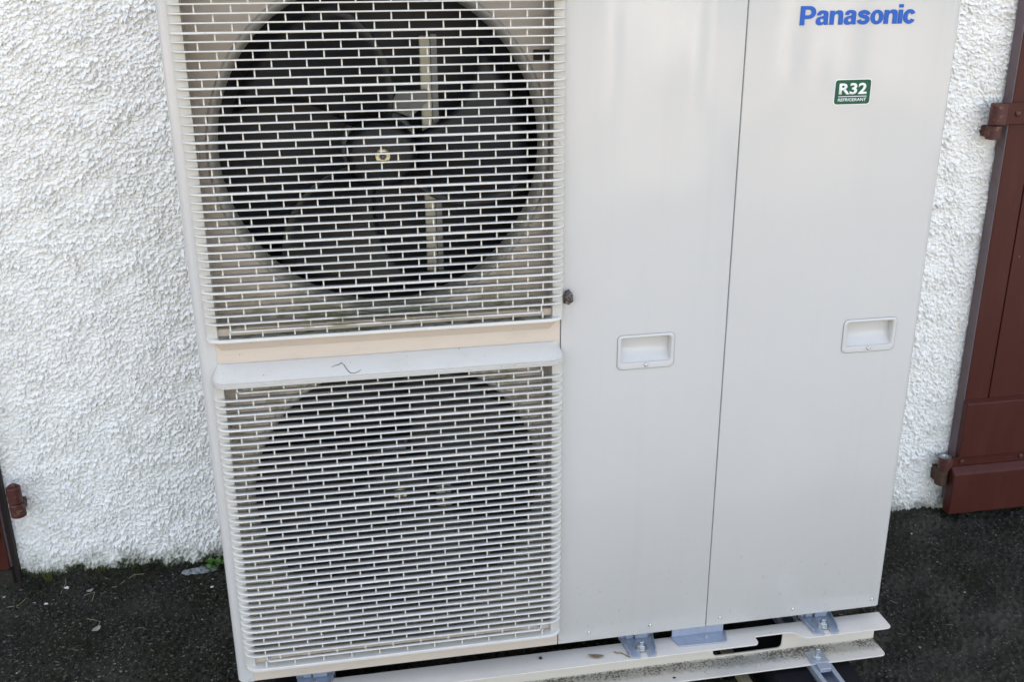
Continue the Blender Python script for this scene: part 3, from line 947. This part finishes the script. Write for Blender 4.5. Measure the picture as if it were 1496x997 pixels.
# --- feet of the unit: folded galvanised brackets standing on the channel
ZT = -0.0300
def foot(cx, full=True):
    k = MB()
    o_ = rpoly([(cx - 0.035, 0.030), (cx - 0.029, -0.0310), (cx - 0.0070, -0.0325), (cx - 0.0070, -0.010), (cx + 0.0070, -0.010), (cx + 0.0070, -0.0335), (cx + 0.024, -0.0325), (cx + 0.035, 0.030)], [0, 0.012, 0.004, 0.008, 0.008, 0.004, 0.012, 0])
    k.prism(o_, ZT + 0.0006, ZT + 0.0030, 2)
    # turned-up sides
    for sx in (-1, 1):
        a = (cx + sx * 0.0335, 0.030); b = (cx + sx * (0.0275 if sx < 0 else 0.0245), -0.022)
        k.prism([(a[0] - 0.0012, a[1]), (a[0] + 0.0012, a[1]), (b[0] + 0.0012, b[1]), (b[0] - 0.0012, b[1])], ZT + 0.0031, ZT + 0.0085, 2)
    k.box(cx - 0.036, cx + 0.036, 0.0302, 0.0325, ZT + 0.0006, 0.0035)
    ft = k.build('mounting_foot', 'galvanised_steel', hp, bevel=0.0006)
    # riser tab with a rib
    k = MB()
    k.box(cx - 0.0225, cx - 0.0075, 0.0255, 0.0275, ZT + 0.0035, 0.0035)
    k.box(cx - 0.0040, cx + 0.0225, 0.0225, 0.0245, ZT + 0.0035, 0.0035)
    k.build('riser_tab', 'galvanised_steel', ft, bevel=0.0008)
    k = MB().lathe([(0.0125, 0.0032), (0.0125, 0.0048), (0.0060, 0.0048)], (cx, -0.006, ZT), 'Z', 24)
    k.build('washer', 'zinc_bolt', ft)
    MB().lathe([(0.0088, 0.0052), (0.0090, 0.0058), (0.0090, 0.0108), (0.0080, 0.0116)], (cx, -0.006, ZT), 'Z', 6).build('nut', 'zinc_bolt', ft)
    MB().lathe([(0.0047, 0.0117), (0.0047, 0.0185), (0.0038, 0.0195)], (cx, -0.006, ZT), 'Z', 14).build('bolt', 'zinc_bolt', ft)
for cx in (0.139, 0.772, 1.156):
    foot(cx)
k = MB()
k.prism(rpoly([(0.838, 0.018), (0.848, -0.0150), (0.946, -0.0185), (0.956, 0.018)], [0, 0.006, 0.008, 0]), ZT + 0.0006, ZT + 0.0030, 2)
k.box(0.842, 0.9500, 0.0150, 0.0172, ZT + 0.0031, 0.0035)
cf = k.build('centre_foot', 'galvanised_steel', hp, bevel=0.0006)
screw_ = MB().lathe([(0.004, 0.0031), (0.004, 0.006), (0.002, 0.007)], (0.911, 0.004, ZT), 'Z', 12).build('rivet', 'zinc_bolt', cf)

# ------------------------------------------------------------------ support frame
sf = empty('support_frame', (0.64, 0.0, -0.16), label='white painted steel channel on rubber foot carrying the heat pump', category='frame')
ZB = -0.0995
YF, YB = -0.0345, 0.0205
XL, XR = -0.012, 1.294
k = MB()
top = [(XL, YB), (XL, YF), (1.0030, YF), (1.0085, -0.0270), (1.0075, -0.0100), (1.0895, -0.0100), (1.1040, YF), (XR, YF), (XR, YB)]
k.prism(rpoly(top, [0, 0.012, 0.006, 0.004, 0.006, 0.012, 0.012, 0.012, 0]), ZT - 0.0030, ZT, 2)
channel = k.build('channel', 'channel_paint', sf, bevel=0.0008)
web = [(XL, ZB + 0.003), (XR - 0.006, ZB + 0.003), (XR - 0.006, ZT - 0.0031), (1.0835, ZT - 0.0031), (1.0815, -0.0880), (0.9330, -0.0880), (0.9330, ZT - 0.0031), (XL, ZT - 0.0031)]
MB().prism(rpoly(web, [0, 0, 0, 0, 0.010, 0.010, 0, 0]), YB - 0.0030, YB, 1).build('channel_web', 'channel_paint', channel)
bot = [(XL, YB), (XL, YF), (XR - 0.004, YF), (XR - 0.004, YB)]
MB().prism(rpoly(bot, [0, 0.012, 0.012, 0]), ZB, ZB + 0.003, 2).build('channel_flange', 'channel_paint', channel, bevel=0.0008)
# the same channel at the back of the unit
k = MB()
k.box(XL, XR, 0.285, 0.340, ZT - 0.003, ZT); k.box(XL, XR, 0.285, 0.288, ZB + 0.0031, ZT - 0.0031); k.box(XL, XR, 0.285, 0.340, ZB, ZB + 0.003)
k.build('channel', 'channel_paint', sf)
for rx_ in (1.146, 0.150):
    gzr = float(gz(rx_, 0.0))
    # rubber block with an aluminium slotted rail let into its top
    k = MB()
    k.prism([(rx_ - 0.115, gzr - 0.010), (rx_ - 0.100, ZB - 0.012), (rx_ - 0.024, ZB - 0.012), (rx_ - 0.024, ZB - 0.026), (rx_ + 0.024, ZB - 0.026), (rx_ + 0.024, ZB - 0.012), (rx_ + 0.070, ZB - 0.012), (rx_ + 0.085, gzr - 0.010)], -0.17, 0.43, 1)
    k.build('rubber_foot', 'rubber', sf, bevel=0.004)
    k = MB()
    for sx in (-1, 1):
        xa = rx_ + sx * 0.0225
        k.box(min(xa, xa - sx * 0.0022), max(xa, xa - sx * 0.0022), -0.168, 0.428, ZB - 0.0255, ZB - 0.0005)
        xb = xa - sx * 0.0022
        k.box(min(xb, xb - sx * 0.0075), max(xb, xb - sx * 0.0075), -0.168, 0.428, ZB - 0.0028, ZB - 0.0005)
    k.box(rx_ - 0.0203, rx_ + 0.0203, -0.168, 0.428, ZB - 0.0255, ZB - 0.0235)
    k.build('slotted_rail', 'galvanised_steel', sf, bevel=0.0005)
    # bolt, nut and square washer through the lower flange
    k = MB().box(rx_ - 0.021, rx_ + 0.017, -0.036, 0.002, ZB + 0.0034, ZB + 0.0064)
    k.build('square_washer', 'galvanised_steel', sf, bevel=0.0008)
    MB().lathe([(0.0082, 0.0067), (0.0086, 0.0074), (0.0086, 0.0130), (0.0078, 0.0138)], (rx_ - 0.004, -0.022, ZB), 'Z', 6).build('nut', 'zinc_bolt', sf)
    MB().lathe([(0.0046, 0.0139), (0.0046, 0.030), (0.0038, 0.031)], (rx_ - 0.004, -0.022, ZB), 'Z', 14).build('bolt', 'zinc_bolt', sf)
    MB().box(rx_ - 0.012, rx_ + 0.012, -0.0545, -0.0365, ZB - 0.004, ZB + 0.0055).build('rail_clip', 'galvanised_steel', sf, bevel=0.0008)
MB().box(0.985, 1.006, -0.14, 0.40, ZB - 0.048, ZB - 0.030).build('cross_bar', 'pale_stem', sf, bevel=0.002)

# ------------------------------------------------------------------ small things lying about
# snail shell beside the grille
vv, ff = [], []
NU, NV = 26, 14
for j in range(NV + 1):
    ph = math.pi * j / NV
    for i in range(NU):
        th = 2 * math.pi * i / NU
        x, y, z = math.sin(ph) * math.cos(th), math.sin(ph) * math.sin(th), math.cos(ph)
        g_ = 1 + 0.07 * math.sin(7 * ph + th) + 0.05 * mnoise.noise(Vector((x, y, z)) * 5)
        vv.append((0.6150 + 0.0085 * x * g_ * (1.05 - 0.25 * z), -0.0075 + 0.0075 * y * g_, 0.7105 + 0.0130 * z * g_))
for j in range(NV):
    for i in range(NU):
        a, b = j * NU + i, j * NU + (i + 1) % NU
        ff.append((a, b, b + NU, a + NU))
MB().add(vv, ff).build('snail', 'snail_shell', smooth=True, label='dark speckled snail shell stuck beside the right edge of the upper grille', category='snail')
def hood_pt(x, z):
    t = (0.6300 - z) / (0.6300 - 0.6085)
    return (x, -0.0305 * (0.10 + 0.78 * max(0, min(1.1, t))) - 0.0008, z + 0.0004)
pts = [hood_pt(x, z) for x, z in ((0.2130, 0.6175), (0.2190, 0.6195), (0.2250, 0.6200), (0.2290, 0.6220), (0.2335, 0.6195), (0.2365, 0.6150), (0.2400, 0.6110), (0.2440, 0.6085), (0.2500, 0.6080), (0.2570, 0.6100), (0.2610, 0.6120))]
MB().tube(pts, [0.0003, 0.0004, 0.0005, 0.0008, 0.0006, 0.0006, 0.0006, 0.0005, 0.0005, 0.0004, 0.0003], 5).build('twig', 'dry_stem', label='thin curled dark stem lying on the sloping hood between the grilles', category='twig')
def leafmesh(c, L, W_, ang_, curl, mat, name, **props):
    vv, ff = [], []
    n = 8
    ca, sa = math.cos(ang_), math.sin(ang_)
    for i in range(n + 1):
        t = i / n
        wd = W_ * math.sin(math.pi * min(1, t * 0.98 + 0.02)) ** 0.8
        for s_ in (-1, 0, 1):
            u, v_ = (t - 0.5) * L, s_ * wd / 2
            vv.append((c[0] + u * ca - v_ * sa, c[1] + u * sa + v_ * ca, c[2] + curl * (abs(s_) * 0.6 + (2 * t - 1) ** 2) * W_ * 0.5 + 0.0008))
    for i in range(n):
        for s_ in (0, 1):
            a = i * 3 + s_
            ff.append((a, a + 1, a + 4, a + 3))
    o = MB().add(vv, ff).build(name, mat, smooth=True, **props)
    m_ = o.modifiers.new('thick', 'SOLIDIFY'); m_.thickness = 0.0006
    return o
leafmesh((0.678, -0.014, ZT + 0.0005), 0.030, 0.011, -0.25, 0.6, 'dry_leaf', 'leaf', label='small withered tan leaf lying on the upper flange of the steel channel', category='leaf')
MB().tube([(0.716, -0.006, ZT + 0.002), (0.722, -0.011, ZT + 0.002), (0.729, -0.012, ZT + 0.002), (0.736, -0.0200, ZT + 0.002), (0.742, -0.029, ZT + 0.002)], [0.0010, 0.0016, 0.0017, 0.0015, 0.0007]).build('twig', 'dry_leaf', label='short brown stem beside the middle galvanised foot on the channel', category='twig')
def crumb(c, r_, mat, name, seed, flat=0.6, **props):
    bm_ = bmesh.new()
    bmesh.ops.create_icosphere(bm_, subdivisions=4 if flat > 1 else 2, radius=1)
    for v_ in bm_.verts:
        k_ = 1 + 0.35 * mnoise.noise(v_.co * 1.3 + Vector((seed * 3.1, 0, 0)))
        if flat > 1:
            k_ += 0.55 * mnoise.noise(v_.co * 3.2 + Vector((seed, 5, 0))) + 0.35 * mnoise.noise(v_.co * 7.5 + Vector((seed, 9, 0)))
        v_.co = Vector((c[0] + v_.co.x * r_[0] * k_, c[1] + v_.co.y * r_[1] * k_, c[2] + r_[2] * 0.7 + v_.co.z * r_[2] * k_))
    me_ = bpy.data.meshes.new(name)
    bm_.to_mesh(me_); bm_.free()
    me_.materials.append(M[mat])
    me_.polygons.foreach_set('use_smooth', [True] * len(me_.polygons))
    return link(name, me_, **props)
crumb((0.571, 0.003, ZT), (0.0032, 0.0042, 0.0022), 'dark_bit', 'soil_crumb', 1, label='black crumb of soil on the upper flange below the grille corner', category='crumb')
crumb((0.838, -0.022, ZB + 0.003), (0.0035, 0.0020, 0.0015), 'dark_bit', 'soil_crumb', 2, label='black crumb on the lower flange at the photo bottom', category='crumb')
def gzz(x, y):
    i, j = int((x - X0) / dx), int((y - Y0) / dx)
    if 0 <= i < GH.shape[1] and 0 <= j < GH.shape[0]:
        return float(gz(x, y)) + float(GH[j, i]) + max(0, 1 - (YW - y) / 0.07) ** 2 * 0.008
    return float(gz(x, y))
# fallen plaster flakes at the foot of the wall
for n_, (x, y, r1, r2) in enumerate(((-0.150, 0.606, 0.030, 0.012), (-0.118, 0.612, 0.012, 0.010), (-0.175, 0.598, 0.010, 0.008))):
    crumb((x, y, gzz(x, y) + 0.001), (r1, r2, 0.0045), 'plaster_flake', 'plaster_flake', n_ + 5, 2.0, label=('large grey flake of fallen plaster at the wall foot', 'small plaster flake right of the large flake by the clover', 'small plaster flake left of the large flake at the wall foot')[n_], category='plaster flake', group='plaster flakes at the wall foot')
peb = [(-0.504, 0.526, 0.0040), (-0.476, 0.519, 0.0036), (-0.444, 0.575, 0.0050), (-0.113, 0.545, 0.0036), (-0.115, 0.575, 0.0030)]
plab = ['white pebble, leftmost on the dark ground below the left wall', 'white pebble just right of the leftmost one on the dark ground', 'oblong white pebble near the weed at the wall foot', 'white pebble on the ground left of the corner post', 'tiny white pebble below the clover by the wall']
for n_, (x, y, r_) in enumerate(peb):
    crumb((x, y, gzz(x, y)), (r_ * 1.3, r_ * 0.8, r_ * 0.6), 'white_pebble', 'pebble', n_ + 20, label=plab[n_], category='pebble', group='white pebbles on the ground')
for n_, (x, y, L, a_, mt, lb) in enumerate(((-0.344, 0.402, 0.022, 0.9, 'grey_leaf', 'grey dry leaf with a long stalk lying on the mossy ground'), (-0.340, 0.578, 0.013, 0.2, 'grey_leaf', 'small round pale leaf near the wall foot'), (-0.385, 0.545, 0.016, 0.5, 'grey_leaf', 'pale grey folded leaf below the weeds'))):
    leafmesh((x, y, gzz(x, y) + 0.003), L, L * 0.7, a_, 0.4, mt, 'leaf', label=lb, category='leaf', group='fallen leaves on the ground')
x, y = -0.344, 0.402
MB().tube([(x, y + 0.008, gzz(x, y) + 0.004), (x + 0.004, y + 0.022, gzz(x, y) + 0.009), (x - 0.010, y + 0.032, gzz(x, y) + 0.008), (x - 0.030, y + 0.045, gzz(x, y) + 0.005)], 0.0007, 5).build('twig', 'pale_stem', label='pale leaf stalk above the grey dry leaf', category='twig')
tw = [((-0.455, 0.612), (-0.448, 0.590), (-0.456, 0.562), 'forked dark twig under the weed at the wall foot'), ((-0.395, 0.530), (-0.372, 0.533), (-0.374, 0.507), 'bent pale twig right of the oblong pebble'), ((-0.560, 0.520), (-0.537, 0.523), (-0.525, 0.548), 'pale twig beside the leftmost pebble'), ((-0.330, 0.590), (-0.296, 0.602), (-0.275, 0.603), 'thin straw leaning by the small round leaf')]
for a_, b_, c_, lb in tw:
    MB().tube([(q[0], q[1], gzz(*q) + 0.003) for q in (a_, b_, c_)], 0.0007, 5).build('twig', 'pale_stem', label=lb, category='twig', group='twigs on the ground')

# clover by the corner post
def blade(k, base, tip, wd, bend):
    b0, t0 = Vector(base), Vector(tip)
    d_ = t0 - b0
    side = d_.cross(Vector((0.3, -1, 0.2))).normalized() * wd
    mid = b0 + d_ * 0.55 + Vector(bend)
    k.add([b0 - side * 0.5, b0 + side * 0.5, mid + side * 0.45, mid - side * 0.45, t0], [(0, 1, 2, 3), (3, 2, 4)])
cl = empty('clover_plant', (-0.114, 0.618, gzz(-0.114, 0.618)), label='small bright green clover growing at the wall foot beside the corner post', category='plant')
for n_ in range(9):
    a_ = random.uniform(0, 6.28); rr = random.uniform(0.004, 0.020)
    x, y = -0.114 + rr * math.cos(a_) * 1.2, 0.612 + rr * math.sin(a_) * 0.6
    zt = gzz(x, y) + random.uniform(0.010, 0.026)
    MB().tube([(-0.114, 0.614, gzz(-0.114, 0.614)), (x, y, zt)], 0.0006, 4).build('stem', 'clover', cl)
    k = MB()
    for l_ in range(3):
        b_ = a_ + l_ * 2.09
        c_ = Vector((x + 0.0055 * math.cos(b_), y - 0.002 + 0.0045 * math.sin(b_), zt + 0.002))
        ring = [(c_.x + 0.0056 * math.cos(q * 0.785), c_.y + 0.0045 * math.sin(q * 0.785), c_.z + 0.0035 * math.sin(q * 0.785 + b_)) for q in range(8)]
        k.add(ring, [tuple(range(8))])
    k.build('leaf', 'clover', cl)
for n_, (x, y, h, nb, lb) in enumerate(((-0.492, 0.628, 0.050, 10, 'yellowish weed tuft growing at the wall foot near the left door'), (-0.372, 0.630, 0.030, 8, 'short moss-green weed at the wall foot right of the taller tuft'), (-0.300, 0.632, 0.022, 7, 'low weed at the wall foot midway to the clover'))):
    wd_ = empty('weed', (x, y, gzz(x, y)), label=lb, category='weed', group='weeds at the wall foot')
    for b in range(nb):
        k = MB()
        a_ = random.uniform(-1.2, 1.2)
        hh = h * random.uniform(0.4, 1.0)
        blade(k, (x + random.uniform(-.006, .006), y + random.uniform(-.004, .004), gzz(x, y) - 0.002), (x + math.sin(a_) * hh * 0.35, y - 0.012 - 0.2 * hh * random.random(), gzz(x, y) + hh), 0.0035, (0.004 * a_, -0.003, 0))
        k.build('leaf', 'weed', wd_)

# grit and moss: nobody could count them
def bits(n, name, mat, region, size, colf, shape):
    V, F, C = [], [], []
    for _ in range(n):
        x, y = region()
        s_ = size()
        z = gzz(x, y)
        vv, ff = shape(x, y, z, s_)
        b = len(V)
        V += vv
        F += [tuple(q + b for q in f_) for f_ in ff]
        C += [colf()] * len(vv)
    me_ = bpy.data.meshes.new(name)
    me_.from_pydata(V, [], F)
    ca = me_.color_attributes.new('Col', 'FLOAT_COLOR', 'POINT')
    ca.data.foreach_set('color', np.array([tuple(c_) + (1,) for c_ in C], np.float32).ravel())
    me_.materials.append(M[mat])
    me_.update()
    return link(name, me_, kind='stuff')
def region_all():
    r_ = random.random()
    if r_ < 0.42:
        return random.uniform(-0.80, 0.10), random.uniform(0.12, 0.635)
    if r_ < 0.88:
        return random.uniform(1.22, 2.30), random.uniform(-0.30, 0.635)
    return random.uniform(0.0, 1.3), random.uniform(-0.4, 0.6)
OCT = [(1, 0, 0), (-1, 0, 0), (0, 1, 0), (0, -1, 0), (0, 0, 1), (0, 0, -1)]
OF = [(0, 2, 4), (2, 1, 4), (1, 3, 4), (3, 0, 4), (2, 0, 5), (1, 2, 5), (3, 1, 5), (0, 3, 5)]
def stone(x, y, z, s_):
    a_ = random.uniform(0, 6.28); e1, e2, e3 = random.uniform(.6, 1.4), random.uniform(.5, 1), random.uniform(.35, .8)
    ca, sa = math.cos(a_), math.sin(a_)
    vv = []
    for u, v_, w_ in OCT:
        u, v_, w_ = u * e1 * s_ * random.uniform(.7, 1.2), v_ * e2 * s_ * random.uniform(.7, 1.2), w_ * e3 * s_
        vv.append((x + u * ca - v_ * sa, y + u * sa + v_ * ca, z + 0.2 * s_ + w_))
    return vv, OF
def gcol():
    r_ = random.random()
    v_ = random.uniform(0.02, 0.07) if r_ < 0.66 else random.uniform(0.05, 0.13) if r_ < 0.993 else random.uniform(0.2, 0.4)
    return (v_, v_ * random.uniform(.90, .98), v_ * random.uniform(.68, .88))
bits(26000, 'grit', 'grit', region_all, lambda: 0.0010 + 0.0034 * random.random() ** 2.4, gcol, stone)
def tuft(x, y, z, s_):
    vv, ff = [], []
    for b in range(3):
        a_ = random.uniform(0, 6.28)
        tx, ty = x + s_ * math.cos(a_) * random.uniform(.3, 1), y + s_ * math.sin(a_) * random.uniform(.3, 1)
        w_ = s_ * 0.18
        b0 = len(vv)
        vv += [(x - w_ * math.sin(a_), y + w_ * math.cos(a_), z - 0.001), (x + w_ * math.sin(a_), y - w_ * math.cos(a_), z - 0.001), (tx, ty, z + s_ * random.uniform(.4, 1.1))]
        ff.append((b0, b0 + 1, b0 + 2))
    return vv, ff
def region_moss():
    while True:
        r_ = random.random()
        if r_ < 0.35:
            x, y = random.uniform(-0.54, 0.05), YW - abs(random.gauss(0, 0.035))
        elif r_ < 0.72:
            x, y = random.uniform(-0.80, 0.10), random.uniform(0.15, 0.63)
        else:
            x, y = random.uniform(1.25, 2.30), random.uniform(-0.30, 0.62)
        if mnoise.noise(Vector((x * 7, y * 7, 2.0))) > random.uniform(-0.35, 0.35):
            return x, y
def mcol():
    v_ = random.uniform(0.5, 1.4)
    return (0.030 * v_ * random.uniform(.7, 1.4), 0.036 * v_, 0.011 * v_)
bits(26000, 'moss', 'moss', region_moss, lambda: random.uniform(0.0014, 0.0052), mcol, tuft)
def straw(x, y, z, s_):
    a_ = random.uniform(0, 3.14); L = s_ * 4
    ux, uy = math.cos(a_) * L, math.sin(a_) * L
    return [(x - ux, y - uy, z + 0.002), (x + ux, y + uy, z + 0.003), (x + ux + uy * 0.06, y + uy - ux * 0.06, z + 0.0035), (x - ux + uy * 0.06, y - uy - ux * 0.06, z + 0.0025)], [(0, 1, 2, 3)]
bits(420, 'straw_bits', 'grit', region_all, lambda: random.uniform(0.0008, 0.0024), lambda: (lambda v_: (v_, v_ * .88, v_ * .68))(random.uniform(.08, .30)), straw)

# ------------------------------------------------------------------ unseen wall and shrubs added behind the camera for the glow in the casing
k = MB()
zg = float(gz(5, -14)) - 0.05
k.prism([(2.6, zg), (9.5, zg), (9.5, 1.05), (7.1, 1.10), (7.0, 0.95), (5.2, 0.98), (5.1, 1.22), (2.6, 1.20)], -14.2, -14.0, 1)
k.build('added_wall', 'label_white', label='unseen white wall added across the yard for its glow high on the casing', category='wall')
def shrub(x, y, r_, h, seed, lb):
    rs = random.Random(seed)
    e_ = empty('shrub', (x, y, float(gz(x, y))), label=lb, category='shrub', group='unseen shrubs added across the yard')
    z0 = float(gz(x, y))
    st_ = MB()
    for q in range(5):
        a_ = q * 1.257 + rs.random()
        st_.tube([(x, y, z0 - 0.05), (x + 0.2 * r_ * math.cos(a_), y + 0.2 * r_ * math.sin(a_), z0 + 0.4 * h), (x + 0.6 * r_ * math.cos(a_), y + 0.6 * r_ * math.sin(a_), z0 + 0.8 * h)], [0.03, 0.02, 0.008], 5)
    st_.build('stems', 'dry_stem', e_)
    lv = MB()
    for q in range(1800):
        a_, b_ = rs.uniform(0, 6.28), rs.uniform(-0.9, 1.0)
        rr = r_ * rs.random() ** 0.4 * (0.8 + 0.3 * math.sin(3 * a_ + seed))
        c_ = Vector((x + rr * math.cos(a_) * math.sqrt(max(0, 1 - b_ * b_ * 0.8)), y + rr * math.sin(a_) * math.sqrt(max(0, 1 - b_ * b_ * 0.8)), z0 + h * (0.52 + 0.46 * b_)))
        u = Vector((rs.gauss(0, 1), rs.gauss(0, 1), rs.gauss(0, 1))).normalized() * 0.05
        v_ = u.orthogonal().normalized() * 0.028
        lv.add([c_ - u, c_ + v_, c_ + u, c_ - v_], [(0, 1, 2, 3)])
    lv.build('foliage', 'weed', e_)
shrub(3.6, -12.6, 0.8, 1.3, 1, 'leafy shrub added out of view across the yard, dark in the casing reflection at left')
shrub(7.6, -12.9, 0.9, 1.4, 2, 'leafy shrub added out of view across the yard, dark in the casing reflection at right')
shrub(5.5, -13.2, 0.5, 0.6, 3, 'low leafy shrub added out of view across the yard between the two taller ones')
